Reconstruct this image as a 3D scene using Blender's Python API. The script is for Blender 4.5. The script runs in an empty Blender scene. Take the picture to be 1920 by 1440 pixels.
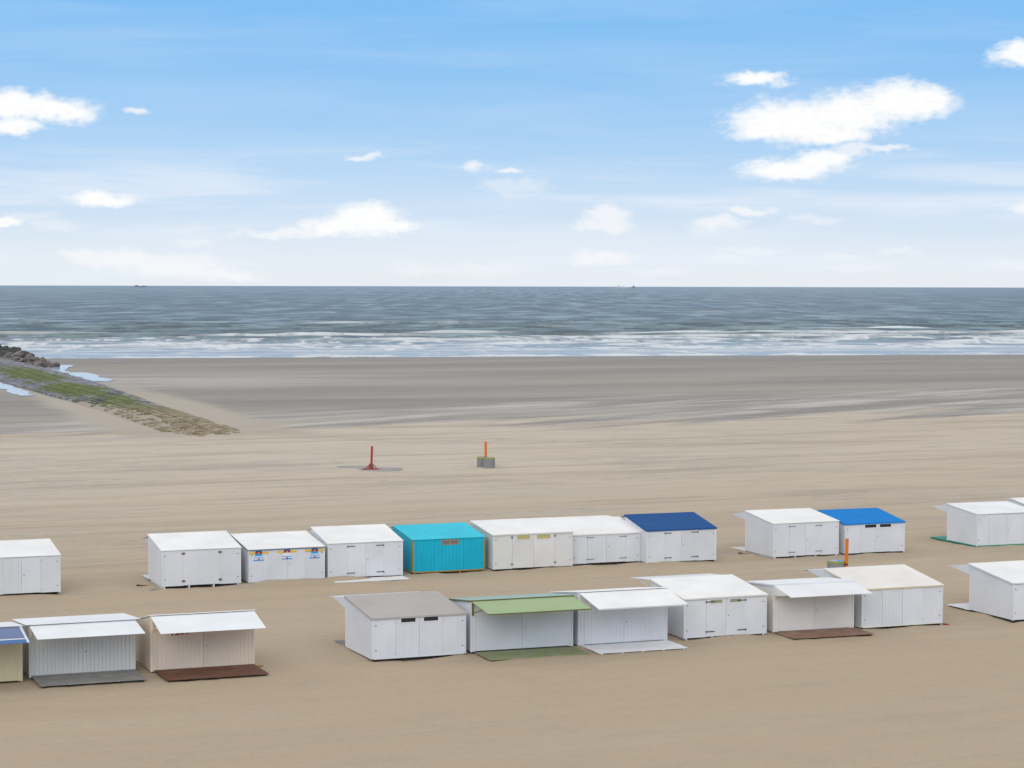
import bpy, bmesh, math, random
import numpy as np
from mathutils import Vector, Matrix
random.seed(7); RNG = np.random.default_rng(11)
SC = bpy.context.scene
COL = SC.collection
R = math.radians

# ------------------------------------------------------------------ camera
cd = bpy.data.cameras.new("camera"); cam = bpy.data.objects.new("camera", cd); COL.objects.link(cam)
cd.sensor_width = 36; cd.lens = 36*4050/1920; cd.clip_end = 300000; cd.clip_start = 1
PITCH = math.atan(183.5/4050)
cam.matrix_world = Matrix.Translation((0,0,16)) @ Matrix.Rotation(math.pi/2-PITCH,4,'X') @ Matrix.Rotation(R(0.12),4,'Z')
SC.camera = cam
SC.view_settings.view_transform = 'Standard'; SC.view_settings.look = 'None'
SC.view_settings.exposure = 0; SC.view_settings.gamma = 1; SC.view_settings.use_curve_mapping = False
SC.cycles.max_bounces = 6

# ------------------------------------------------------------------ node helper
class NT:
    def __init__(s, tree): s.t = tree; s.n = tree.nodes; s.l = tree.links
    def put(s, sock, v):
        if v is None: return
        if isinstance(v, bpy.types.NodeSocket): s.l.new(v, sock)
        else: sock.default_value = v
    def m(s, op, a, b=None, c=None, clamp=False):
        n = s.n.new('ShaderNodeMath'); n.operation = op; n.use_clamp = clamp
        s.put(n.inputs[0], a); s.put(n.inputs[1], b); s.put(n.inputs[2], c); return n.outputs[0]
    def vm(s, op, a, b=None, out=0):
        n = s.n.new('ShaderNodeVectorMath'); n.operation = op
        s.put(n.inputs[0], a); s.put(n.inputs[1], b); return n.outputs[out]
    def mr(s, v, a, b, c=0., d=1., kind='SMOOTHSTEP'):
        n = s.n.new('ShaderNodeMapRange'); n.interpolation_type = kind; n.clamp = True
        s.put(n.inputs[0], v)
        for i, x in enumerate((a, b, c, d)): s.put(n.inputs[1+i], x)
        return n.outputs[0]
    def mix(s, f, a, b, blend='MIX'):
        n = s.n.new('ShaderNodeMix'); n.data_type = 'RGBA'; n.blend_type = blend
        s.put(n.inputs[0], f)
        for i, x in ((6, a), (7, b)):
            if isinstance(x, tuple) and len(x) == 3: x = (*x, 1)
            s.put(n.inputs[i], x)
        return n.outputs[2]
    def xyz(s, x, y, z=0.):
        n = s.n.new('ShaderNodeCombineXYZ'); s.put(n.inputs[0], x); s.put(n.inputs[1], y); s.put(n.inputs[2], z); return n.outputs[0]
    def sep(s, v):
        n = s.n.new('ShaderNodeSeparateXYZ'); s.put(n.inputs[0], v); return n.outputs
    def noise(s, v, scale, det=4, rough=.5, dist=0.):
        n = s.n.new('ShaderNodeTexNoise'); s.put(n.inputs['Vector'], v)
        n.inputs['Scale'].default_value = scale; n.inputs['Detail'].default_value = det
        n.inputs['Roughness'].default_value = rough; n.inputs['Distortion'].default_value = dist
        return n.outputs[0]
    def ramp(s, f, stops):
        n = s.n.new('ShaderNodeValToRGB'); s.put(n.inputs[0], f); e = n.color_ramp.elements
        while len(e) < len(stops): e.new(0.5)
        for el, (p, c) in zip(e, stops): el.position = p; el.color = (*c, 1)
        return n.outputs[0]

# ------------------------------------------------------------------ world
SUN_EL, SUN_AZ = 27, 190      # azimuth clockwise from +Y: behind the camera, to its left
w = bpy.data.worlds.new("World"); SC.world = w; w.use_nodes = True
t = NT(w.node_tree); t.n.clear()
tc = t.n.new('ShaderNodeTexCoord').outputs['Generated']
x, y, z = t.sep(tc)
hyp = t.m('MAXIMUM', t.m('SQRT', t.m('ADD', t.m('MULTIPLY', x, x), t.m('MULTIPLY', y, y))), .001)
V = t.m('DIVIDE', z, hyp); U = t.m('ARCTAN2', x, y)
sky = t.n.new('ShaderNodeTexSky'); sky.sky_type = 'NISHITA'; sky.sun_disc = False
sky.sun_elevation = R(SUN_EL); sky.sun_rotation = R(SUN_AZ); sky.air_density = 1.0; sky.dust_density = .6; sky.ozone_density = 2
low = t.ramp(t.m('MULTIPLY', V, 5.), [(0., (.80, .845, .89)), (.06, (.79, .85, .91)), (.17, (.62, .76, .92)), (.29, (.45, .67, .92)), (.48, (.27, .55, .90)), (.66, (.225, .525, .91)), (1., (.20, .47, .86))])
up = t.mix(1., sky.outputs[0], (.105, .105, .105), 'MULTIPLY')
ovc = t.mr(t.noise(tc, 3.2, 5, .55), .36, .55, .35, .97)
upc = t.n.new('ShaderNodeVectorMath'); upc.operation = 'SCALE'; upc.inputs[0].default_value = (.98, .95, .91); t.put(upc.inputs[3], t.mr(V, 2.5, .4, .90, 1.36))
up = t.mix(ovc, up, upc.outputs[0])
base = t.mix(t.mr(V, .16, .5), low, up)
P2 = t.xyz(U, V, 0.)
# cirrus veils: long pale streaks, denser towards the horizon
cs = t.xyz(t.m('MULTIPLY', U, 5.), t.m('MULTIPLY', t.m('ADD', V, t.m('MULTIPLY', U, .012)), 60.), .3)
cir = t.mr(t.noise(cs, 1., 6, .62, .5), .42, .70)
cirA = t.m('MULTIPLY', cir, t.mr(V, .075, .035, .12, .8))
base = t.mix(t.m('MULTIPLY', cirA, t.mr(V, .5, .2)), base, (.80, .87, .96))
cs2 = t.xyz(t.m('MULTIPLY', U, 3.), t.m('MULTIPLY', V, 14.), 3.1)
base = t.mix(t.mr(t.noise(cs2, 1.3, 3, .5), .45, .75, 0., .13), base, (.7, .84, .98))
wn = t.n.new('ShaderNodeTexNoise'); t.put(wn.inputs['Vector'], t.xyz(t.m('MULTIPLY', U, 1.), t.m('MULTIPLY', V, 1.5), .7))
wn.inputs['Scale'].default_value = 62; wn.inputs['Detail'].default_value = 6; wn.inputs['Roughness'].default_value = .62
warp = t.vm('MULTIPLY', t.vm('SUBTRACT', wn.outputs[1], (.5, .5, .5)), (.022, .011, 0.))
PW = t.vm('ADD', P2, warp)
PW = t.vm('MULTIPLY', PW, (1., 1., 0.))
fine = t.noise(t.xyz(U, t.m('MULTIPLY', V, 1.8), 1.7), 190, 5, .55)
def clouds(lst):
    acc = None
    for cx, cy, rx, ry in lst:
        c = ((cx-960)/4050, (536.5+.0021*(cx-960)-cy)/4050, 0.)
        d = t.vm('MULTIPLY', t.vm('SUBTRACT', PW, c), (4050/rx, 4050/ry, 0.))
        L = t.vm('LENGTH', d, out=1)
        acc = L if acc is None else t.m('SMOOTH_MIN', acc, L, .25)
    return acc
A = clouds([(1475,232,112,44),(1580,218,110,42),(1668,198,88,38),(1722,200,62,32),(1432,250,66,22),(1550,255,90,20),
            (1475,322,88,20),(1540,308,58,22),(1415,153,62,16),(1895,118,56,26),
            (40,208,105,26),(130,216,72,22),(40,243,62,18),(200,379,66,13),(8,420,42,11),
            (690,412,74,30),(628,426,66,20),(740,425,46,14)])
B = clouds([(1143,402,38,18),(1135,422,58,16),(1340,421,62,17),(1408,396,42,9),(1125,484,62,14),(240,488,78,20),(330,500,110,22),(430,516,75,14),(180,481,42,12),
            (268,216,26,9),(684,297,36,7),(888,315,26,12),(953,323,20,6),(1908,392,38,10),(1650,286,45,7),(1590,284,50,10),
            (530,440,90,11)])
C = clouds([(800,505,70,10),(910,506,75,13),(120,425,52,12),(365,456,40,9),(1520,412,60,8),(1410,470,50,9),(1360,487,40,9),(960,350,70,14),
            (1565,482,40,8),(1670,472,42,7),(1600,505,60,8),(1890,500,55,11),(1240,510,56,7),(60,410,60,10)])
aA = t.mr(t.m('ADD', A, t.m('MULTIPLY', t.m('SUBTRACT', fine, .5), .85)), 1.30, .44)
aB = t.m('MULTIPLY', t.mr(t.m('ADD', B, t.m('MULTIPLY', t.m('SUBTRACT', fine, .5), .8)), 1.35, .35), .74)
aC = t.m('MULTIPLY', t.mr(t.m('ADD', C, t.m('MULTIPLY', t.m('SUBTRACT', fine, .5), .9)), 1.4, .3), .42)
body = t.mix(t.mr(fine, .30, .50), (.94, .96, .985), (1.0, 1.0, 1.0))
vb = t.m('ABSOLUTE', t.m('SUBTRACT', t.m('ADD', V, t.m('MULTIPLY', t.m('SUBTRACT', t.noise(cs, .6, 3), .5), .008)), .0385))
vbA = t.m('MULTIPLY', t.m('MULTIPLY', t.mr(vb, .006, .0005), t.mr(U, -.06, .03)), t.mr(t.noise(cs, 1.8, 5, .6), .35, .6, .1, .5))
base = t.mix(vbA, base, (.86, .91, .97))
base = t.mix(aC, base, (.91, .935, .965))
base = t.mix(aB, base, (.95, .955, .97))
base = t.mix(aA, base, body)
bg = t.n.new('ShaderNodeBackground'); out = t.n.new('ShaderNodeOutputWorld')
sc10 = t.n.new('ShaderNodeVectorMath'); sc10.operation = 'SCALE'; t.put(sc10.inputs[0], base); sc10.inputs[3].default_value = 10
t.l.new(sc10.outputs[0], bg.inputs[0]); bg.inputs[1].default_value = .1
t.l.new(bg.outputs[0], out.inputs[0])
w.cycles.sampling_method = 'MANUAL'; w.cycles.sample_map_resolution = 1024

# ------------------------------------------------------------------ sun behind thin cloud
sd = bpy.data.lights.new("sun", 'SUN'); sd.energy = .95; sd.angle = R(36); sd.color = (1, .96, .9)
so = bpy.data.objects.new("sun", sd); COL.objects.link(so)
dirv = Vector((math.sin(R(SUN_AZ))*math.cos(R(SUN_EL)), math.cos(R(SUN_AZ))*math.cos(R(SUN_EL)), math.sin(R(SUN_EL))))
so.rotation_euler = dirv.to_track_quat('Z', 'Y').to_euler()

# ------------------------------------------------------------------ materials
def mat(name):
    m = bpy.data.materials.new(name); m.use_nodes = True
    t = NT(m.node_tree); b = t.n['Principled BSDF']; return m, t, b
def bump(t, b, h, strength, dist):
    n = t.n.new('ShaderNodeBump'); n.inputs['Strength'].default_value = strength; n.inputs['Distance'].default_value = dist
    t.put(n.inputs['Height'], h); t.l.new(n.outputs[0], b.inputs['Normal'])
def paint(name, c, dirt=(.42,.38,.31), amount=.35, rough=.5, streak=True, lo=.5, spec=.3):
    if 'white' in name or 'ivory' in name: amount *= .45
    if 'roof' in name or 'sheet' in name: rough, spec = .75, .12
    m, t, b = mat(name)
    oc = t.n.new('ShaderNodeTexCoord').outputs['Object']
    oi = t.n.new('ShaderNodeObjectInfo').outputs['Random']
    off = t.vm('ADD', oc, t.xyz(t.m('MULTIPLY', oi, 37.), t.m('MULTIPLY', oi, 11.), 0.))
    n1 = t.noise(off, 1.3, 5, .6)
    st = t.noise(t.vm('MULTIPLY', off, (9., 9., .7)), 1., 4, .6)
    f = t.m('MULTIPLY', t.mr(t.m('ADD', t.m('MULTIPLY', n1, .5), t.m('MULTIPLY', st if streak else n1, .5)), lo, lo+.22), amount)
    col = t.mix(f, c, tuple(a*b2/.8 if max(c) > .6 else a*.6+b2*.2 for a, b2 in zip(c, dirt)) if False else dirt)
    v = t.mr(t.noise(off, .45, 3), .3, .7, .93, 1.05, 'LINEAR')
    n = t.n.new('ShaderNodeVectorMath'); n.operation = 'SCALE'; t.put(n.inputs[0], col); t.put(n.inputs[3], v)
    t.l.new(n.outputs[0], b.inputs['Base Color'])
    b.inputs['Roughness'].default_value = rough; b.inputs['Specular IOR Level'].default_value = spec
    bump(t, b, t.noise(off, 40, 3), .15, .004)
    return m
M = {}
M['white'] = paint('white_paint', (.705,.72,.755), (.55,.53,.49), .3)
M['white_clean'] = paint('fresh_white_paint', (.79,.80,.82), (.6,.6,.58), .2)
M['white_old'] = paint('weathered_white_paint', (.715,.71,.69), (.45,.41,.34), .4)
M['cool'] = paint('cool_white_paint', (.69,.705,.76), (.5,.49,.5), .3)
M['cream'] = paint('cream_paint', (.69,.60,.39), (.45,.38,.24), .4)
M['ivory'] = paint('ivory_white_paint', (.76,.73,.69), (.5,.45,.36), .3)
M['warm'] = paint('warm_ivory_paint', (.77,.66,.54), (.5,.42,.33), .3)
M['roof'] = paint('white_roof_sheet', (.84,.84,.835), (.66,.63,.58), .3, streak=False)
M['roof_b'] = paint('cool_white_roof_sheet', (.80,.83,.86), (.62,.63,.62), .3, streak=False)
M['roof_ivory'] = paint('ivory_roof_sheet', (.80,.78,.74), (.62,.57,.5), .45, streak=False)
M['roof_spot'] = paint('stained_white_roof_sheet', (.84,.84,.83), (.5,.44,.34), .8, streak=False, lo=.58)
M['roof_grey'] = paint('grey_roof_sheet', (.44,.415,.40), (.47,.42,.36), .5, streak=False)
M['roof_teal'] = paint('pale_teal_roof_sheet', (.34,.47,.45), (.45,.5,.46), .5, streak=False)
M['navy'] = paint('dark_blue_roof_sheet', (.016,.085,.27), (.04,.10,.22), .5, .45, streak=False)
M['azure'] = paint('bright_blue_roof_sheet', (.005,.205,.60), (.03,.22,.55), .4, .5, streak=False)
M['slate'] = paint('grey_blue_sheet', (.16,.21,.36), (.2,.24,.34), .5, .5, streak=False)
M['slate2'] = paint('blue_sheet', (.075,.17,.38), (.1,.18,.33), .5, .5, streak=False)
M['turq'] = paint('turquoise_paint', (.007,.44,.62), (.01,.27,.40), .6, .5)
M['turq_roof'] = paint('turquoise_roof_paint', (.055,.56,.72), (.06,.45,.58), .5, .5, streak=False)
M['orange_wood'] = paint('orange_brown_trim', (.42,.22,.035), (.3,.16,.04), .5)
M['green_awn'] = paint('pale_green_awning_sheet', (.35,.46,.26), (.42,.44,.3), .4, streak=False)
M['olive'] = paint('olive_trim', (.13,.13,.025), (.08,.07,.02), .4)
M['olive_deck'] = paint('dusty_green_deck_boards', (.24,.28,.14), (.34,.31,.22), .8, .8, streak=False, lo=.42)
M['green'] = paint('emerald_green_paint', (.01,.30,.20), (.06,.3,.2), .5)
M['grey_wood'] = paint('weathered_grey_boards', (.24,.24,.235), (.36,.33,.28), .6, .85, streak=False, lo=.45)
M['brown_wood'] = paint('red_brown_boards', (.15,.065,.04), (.21,.13,.09), .6, .8, streak=False, lo=.45)
M['pink_wood'] = paint('dusty_brown_boards', (.27,.15,.11), (.36,.26,.2), .7, .85, streak=False, lo=.42)
M['dark'] = paint('dark_underside_timber', (.05,.045,.04), (.1,.09,.07), .5, .9)
M['iron'] = paint('black_iron', (.03,.03,.035), (.08,.05,.04), .4, .5)
M['rusty'] = paint('rusty_fitting', (.16,.11,.07), (.3,.16,.06), .6, .7)
M['grey_fit'] = paint('grey_metal_fitting', (.22,.23,.25), (.15,.14,.13), .4, .5)
M['glass_dark'] = paint('dark_window_pane', (.018,.02,.026), (.05,.05,.06), .4, .15, spec=.5)
M['curtain'] = paint('yellow_curtain', (.52,.46,.20), (.3,.27,.12), .5)
M['green_pane'] = paint('olive_tinted_pane', (.30,.32,.20), (.25,.27,.18), .3, .3, spec=.5)
M['grey_pane'] = paint('grey_net_curtain', (.17,.17,.21), (.3,.27,.25), .5)
M['red'] = paint('red_paint', (.42,.045,.04), (.3,.08,.06), .4)
M['orange'] = paint('orange_paint', (.70,.19,.015), (.5,.15,.03), .4)
M['letter'] = paint('red_lettering', (.38,.01,.03), (.3,.03,.04), .2)
M['sign_blue'] = paint('sign_blue', (.02,.36,.78), (.01,.2,.45), .2)
M['sign_navy'] = paint('sign_dark_blue', (.015,.12,.36), (.02,.1,.3), .2)
M['sign_yellow'] = paint('sign_yellow', (.78,.52,.03), (.7,.4,.02), .2)
M['sign_red'] = paint('sign_red', (.45,.02,.05), (.35,.02,.05), .2)
M['concrete'] = paint('grey_concrete', (.24,.245,.25), (.16,.15,.14), .6, .9)
M['slab'] = paint('grey_slab', (.33,.32,.315), (.38,.34,.29), .5, .9, streak=False)
M['lime'] = paint('lime_green_rim', (.33,.36,.03), (.2,.25,.05), .4)
M['pink'] = paint('pale_pink_lid', (.72,.42,.42), (.6,.4,.4), .2)
M['blue_lid'] = paint('light_blue_lid', (.14,.30,.58), (.2,.3,.5), .2)
M['ship'] = paint('hazy_dark_hull', (.20,.24,.30), (.12,.14,.18), .2)
M['ship_pale'] = paint('hazy_pale_hull', (.62,.64,.68), (.6,.6,.62), .2)

# ------------------------------------------------------------------ mesh helpers
def obj(name, bm, m, parent=None, smooth=False):
    me = bpy.data.meshes.new(name); bmesh.ops.recalc_face_normals(bm, faces=bm.faces[:]); bm.to_mesh(me); bm.free()
    for mm in (m if isinstance(m, (list, tuple)) else [m]): me.materials.append(mm)
    if smooth:
        for p in me.polygons: p.use_smooth = True
    o = bpy.data.objects.new(name, me); COL.objects.link(o)
    if parent: o.parent = parent
    return o
def tag(o, label=None, cat=None, group=None, kind=None):
    for k, v in (('label', label), ('category', cat), ('group', group), ('kind', kind)):
        if v: o[k] = v
    return o
def empty(name, loc, rz=0):
    o = bpy.data.objects.new(name, None); COL.objects.link(o); o.location = loc; o.rotation_euler = (0, 0, rz); o.empty_display_size = .3; return o
def hexa(bm, p, mi=0):
    """eight corners: bottom ring 0-3, top ring 4-7"""
    v = [bm.verts.new(q) for q in p]
    for f in ((0,3,2,1),(4,5,6,7),(0,1,5,4),(1,2,6,5),(2,3,7,6),(3,0,4,7)):
        bm.faces.new([v[i] for i in f]).material_index = mi
def box(bm, x0, x1, y0, y1, z0, z1, mi=0):
    hexa(bm, [(x0,y0,z0),(x1,y0,z0),(x1,y1,z0),(x0,y1,z0),(x0,y0,z1),(x1,y0,z1),(x1,y1,z1),(x0,y1,z1)], mi)
def cyl(bm, c, r, z0, z1, n=20, r2=None, axis='Z', mi=0):
    r2 = r if r2 is None else r2
    ring = []
    for rr, zz in ((r, z0), (r2, z1)):
        vs = []
        for i in range(n):
            a = 2*math.pi*i/n; p = (rr*math.cos(a), rr*math.sin(a), zz)
            if axis == 'Y': p = (p[0], p[2], p[1])
            vs.append(bm.verts.new((c[0]+p[0], c[1]+p[1], c[2]+p[2])))
        ring.append(vs)
    for i in range(n):
        bm.faces.new((ring[0][i], ring[0][(i+1)%n], ring[1][(i+1)%n], ring[1][i])).material_index = mi
    bm.faces.new(ring[0][::-1]).material_index = mi; bm.faces.new(ring[1]).material_index = mi
def beam(bm, a, b, w=.04, h=None, mi=0):
    a, b = Vector(a), Vector(b); d = (b-a).normalized(); h = h or w
    s = d.cross(Vector((0,0,1))); s = Vector((1,0,0)) if s.length < 1e-3 else s.normalized(); u = s.cross(d)
    s *= w/2; u *= h/2
    hexa(bm, [a-s-u, a+s-u, a+s+u, a-s+u, b-s-u, b+s-u, b+s+u, b-s+u], mi)
NB = bmesh.new

# ------------------------------------------------------------------ smooth value noise for terrain
def vnoise(X, Y, seed):
    r = np.random.default_rng(seed); G = r.random((256, 256))
    xi = np.floor(X).astype(int); yi = np.floor(Y).astype(int); fx = X-xi; fy = Y-yi
    fx = fx*fx*(3-2*fx); fy = fy*fy*(3-2*fy); g = lambda a, b: G[a % 256, b % 256]
    return (g(xi,yi)*(1-fx)*(1-fy)+g(xi+1,yi)*fx*(1-fy)+g(xi,yi+1)*(1-fx)*fy+g(xi+1,yi+1)*fx*fy)-.5
SH = R(10.9); SHN = (-math.sin(SH), math.cos(SH)); SHT = 488.3       # waterline
RW = R(20.8)                                                          # direction of the hut rows
ROWC, ROWS_ = math.cos(RW), math.sin(RW)
MOUNDS = []   # (x, y, radius along row, radius across, height)
def ground_z(X, Y):
    s = X*ROWC+Y*ROWS_; q = -X*ROWS_+Y*ROWC
    z = .10*vnoise(s*.06, q*.13, 1)+.07*vnoise(s*.22, q*.5, 2)+.035*vnoise(s*.7, q*1.5, 3)+.032*vnoise(s*2.1, q*2.6, 4)+.012*vnoise(s*3.1+q, q*5.5, 5)
    z = z-.035
    far = np.clip((Y-170)/60, 0, 1)
    z = z*(1-.6*far)
    for mx, my, rs, rq, h in MOUNDS:
        ds = (X-mx)*ROWC+(Y-my)*ROWS_; dq = -(X-mx)*ROWS_+(Y-my)*ROWC
        z = z+h*np.exp(-(ds/rs)**2-(dq/rq)**2)
    tt = X*SHN[0]+Y*SHN[1]+3*vnoise(X*.012, X*0+.5, 8)
    z = z*np.clip((SHT-tt)/60, 0, 1)+np.clip((SHT+4-tt)*.012-.05, -3, 0)
    return z
def grid_mesh(name, XX, YY, ZZ, m, smooth=True, attrs=None):
    ny, nx = XX.shape
    co = np.stack([XX, YY, ZZ], -1).reshape(-1, 3).astype(np.float32)
    i = (np.arange(ny-1)[:, None]*nx+np.arange(nx-1)[None]).ravel()
    F = np.stack([i, i+1, i+1+nx, i+nx], 1).astype(np.int32)
    me = bpy.data.meshes.new(name); me.vertices.add(len(co)); me.vertices.foreach_set('co', co.ravel())
    me.loops.add(F.size); me.loops.foreach_set('vertex_index', F.ravel())
    me.polygons.add(len(F)); me.polygons.foreach_set('loop_start', np.arange(0, F.size, 4, dtype=np.int32)); me.polygons.foreach_set('loop_total', np.full(len(F), 4, np.int32))
    me.polygons.foreach_set('use_smooth', np.full(len(F), smooth))
    for k, a in (attrs or {}).items():
        at = me.attributes.new(k, 'FLOAT', 'POINT'); at.data.foreach_set('value', a.ravel().astype(np.float32))
    me.update(calc_edges=True); me.materials.append(m)
    o = bpy.data.objects.new(name, me); COL.objects.link(o); return o

# ------------------------------------------------------------------ huts: x, y, yaw, width, depth, near height, far height
HUTS = {
'B0':(-27.43,110.37,.38,4.2,3.3,2.0,2.45),
'B1':(-18.497,113.815,.379,4.234,3.283,1.997,2.504),'B2':(-14.107,115.5,.391,4.214,3.573,1.846,2.293),
'B3':(-9.978,117.151,.374,4.221,3.197,1.991,2.538),'B4':(-5.499,119.658,.381,4.288,3.302,1.911,2.35),
'B5':(-1.027,121.075,.38,4.817,3.446,2.047,2.459),'B6':(3.476,123.479,.366,4.228,2.928,1.775,2.335),
'B7':(7.81,124.125,.36,4.384,3.056,1.958,2.539),'B8':(15.444,126.907,.371,4.35,3.508,2.06,2.465),
'B9':(19.93,128.6,.362,4.05,3.212,1.864,2.352),'B10':(28.663,132.544,.367,4.327,3.294,2.047,2.379),
'B11':(33.43,135.95,.37,4.2,3.2,1.9,2.4),
'F0':(-23.67,85.0,.376,4.2,3.0,2.3,2.0),
'F1':(-19.581,87.191,.376,4.288,2.987,2.251,2.018),'F2':(-14.892,88.663,.372,4.344,3.093,2.399,1.801),
'F3':(-5.937,91.798,.391,4.243,3.658,1.823,2.27),'F4':(-1.765,93.658,.363,4.775,2.691,2.32,2.033),
'F5':(2.976,95.419,.365,4.309,3.215,2.449,2.018),'F6':(7.831,97.344,.379,4.178,3.421,1.886,2.336),
'F7':(12.101,99.229,.345,4.144,2.645,2.279,2.076),'F8':(16.429,100.687,.367,4.345,3.478,1.88,2.392),
'F9':(24.031,102.966,.379,4.0,3.625,1.873,2.343)}
def hp(k, lx, ly):
    X, Y, a = HUTS[k][:3]; return (X+lx*math.cos(a)-ly*math.sin(a), Y+lx*math.sin(a)+ly*math.cos(a))
def mound(k, lx, ly, rs, rq, h): MOUNDS.append((*hp(k, lx, ly), rs, rq, h))
mound('B2', 2.3, -.1, 2.4, .8, .16); mound('B3', .9, -.35, 1.1, .45, .12); mound('B3', 3.4, -.2, .5, .3, .09)
mound('B1', -.6, 1.6, .8, 2.2, -.12); mound('B0', 5.1, .4, 1.2, 1.5, -.15); mound('B0', 5.3, -1.2, 1.4, .8, .10)
mound('B7', 5.2, .6, 1.1, 1.6, -.14); mound('B8', -.8, 1.2, .9, 1.8, -.15); mound('B9', 4.9, .6, 1.2, 1.5, -.14)
mound('F9', -.9, 1.2, .8, 2.2, -.12); mound('F6', 1.8, -.1, 1.6, .4, .05); mound('F4', 2.5, -2.2, 2.6, .5, .05)
mound('F2', 5.0, .6, .9, 1.4, -.12); mound('F3', -.9, 1.0, .7, 1.6, -.10); mound('F8', 5.1, .3, .9, 1.5, -.10)
mound('B6', 2.2, -.1, 1.8, .25, -.04); mound('F3', 3.4, -.05, .8, .25, .06)
_r = random.Random(21)
for k in HUTS:
    for _ in range(3): mound(k, _r.uniform(0, 4.2), _r.uniform(-.5, .05), _r.uniform(.35, .9), _r.uniform(.2, .45), _r.uniform(.02, .075))
    mound(k, -.15, _r.uniform(.5, 2.5), .3, .8, _r.uniform(0, .06))
for k in ('B1','B4','B5','B6','F3','F8','F1','F9'): mound(k, 2.1, .0, 2.2, .5, -.10)

def plank_wall(bm, p0, p1, z0, zt0, zt1, out, pw, gap, th=.012, mi=0):
    """vertical boards from p0 to p1; top height runs zt0 -> zt1; out = outward unit normal"""
    p0, p1, o = Vector(p0), Vector(p1), Vector(out); L = (p1-p0).length; d = (p1-p0)/L
    n = max(1, round(L/pw)); wdt = L/n; gap = gap*.6 if gap < .015 else gap*.8
    for i in range(n):
        a, b = i*wdt+gap/2, (i+1)*wdt-gap/2
        ta, tb = zt0+(zt1-zt0)*a/L, zt0+(zt1-zt0)*b/L
        A, B = p0+d*a, p0+d*b
        hexa(bm, [(*(A+o*th).xy, z0), (*(B+o*th).xy, z0), (*B.xy, z0), (*A.xy, z0),
                  (*(A+o*th).xy, ta), (*(B+o*th).xy, tb), (*B.xy, tb), (*A.xy, ta)], mi)

HINGE = {}
def strap(door, x, z, sgn, m, L=.42):
    bm = NB(); box(bm, min(x, x+sgn*L), max(x, x+sgn*L), -.062, -.048, z-.017, z+.017); cyl(bm, (x, -.05, z), .038, -.018, 0, 10, axis='Y')
    return obj('hinge', bm, m, door)
def plate(parent, name, x, z, m, w=.07, h=.04, y=-.03):
    bm = NB(); box(bm, x-w/2, x+w/2, y-.016, y, z-h/2, z+h/2); cyl(bm, (x, y-.014, z), h*.3, -.012, 0, 8, axis='Y'); return obj(name, bm, m, parent)

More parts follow.
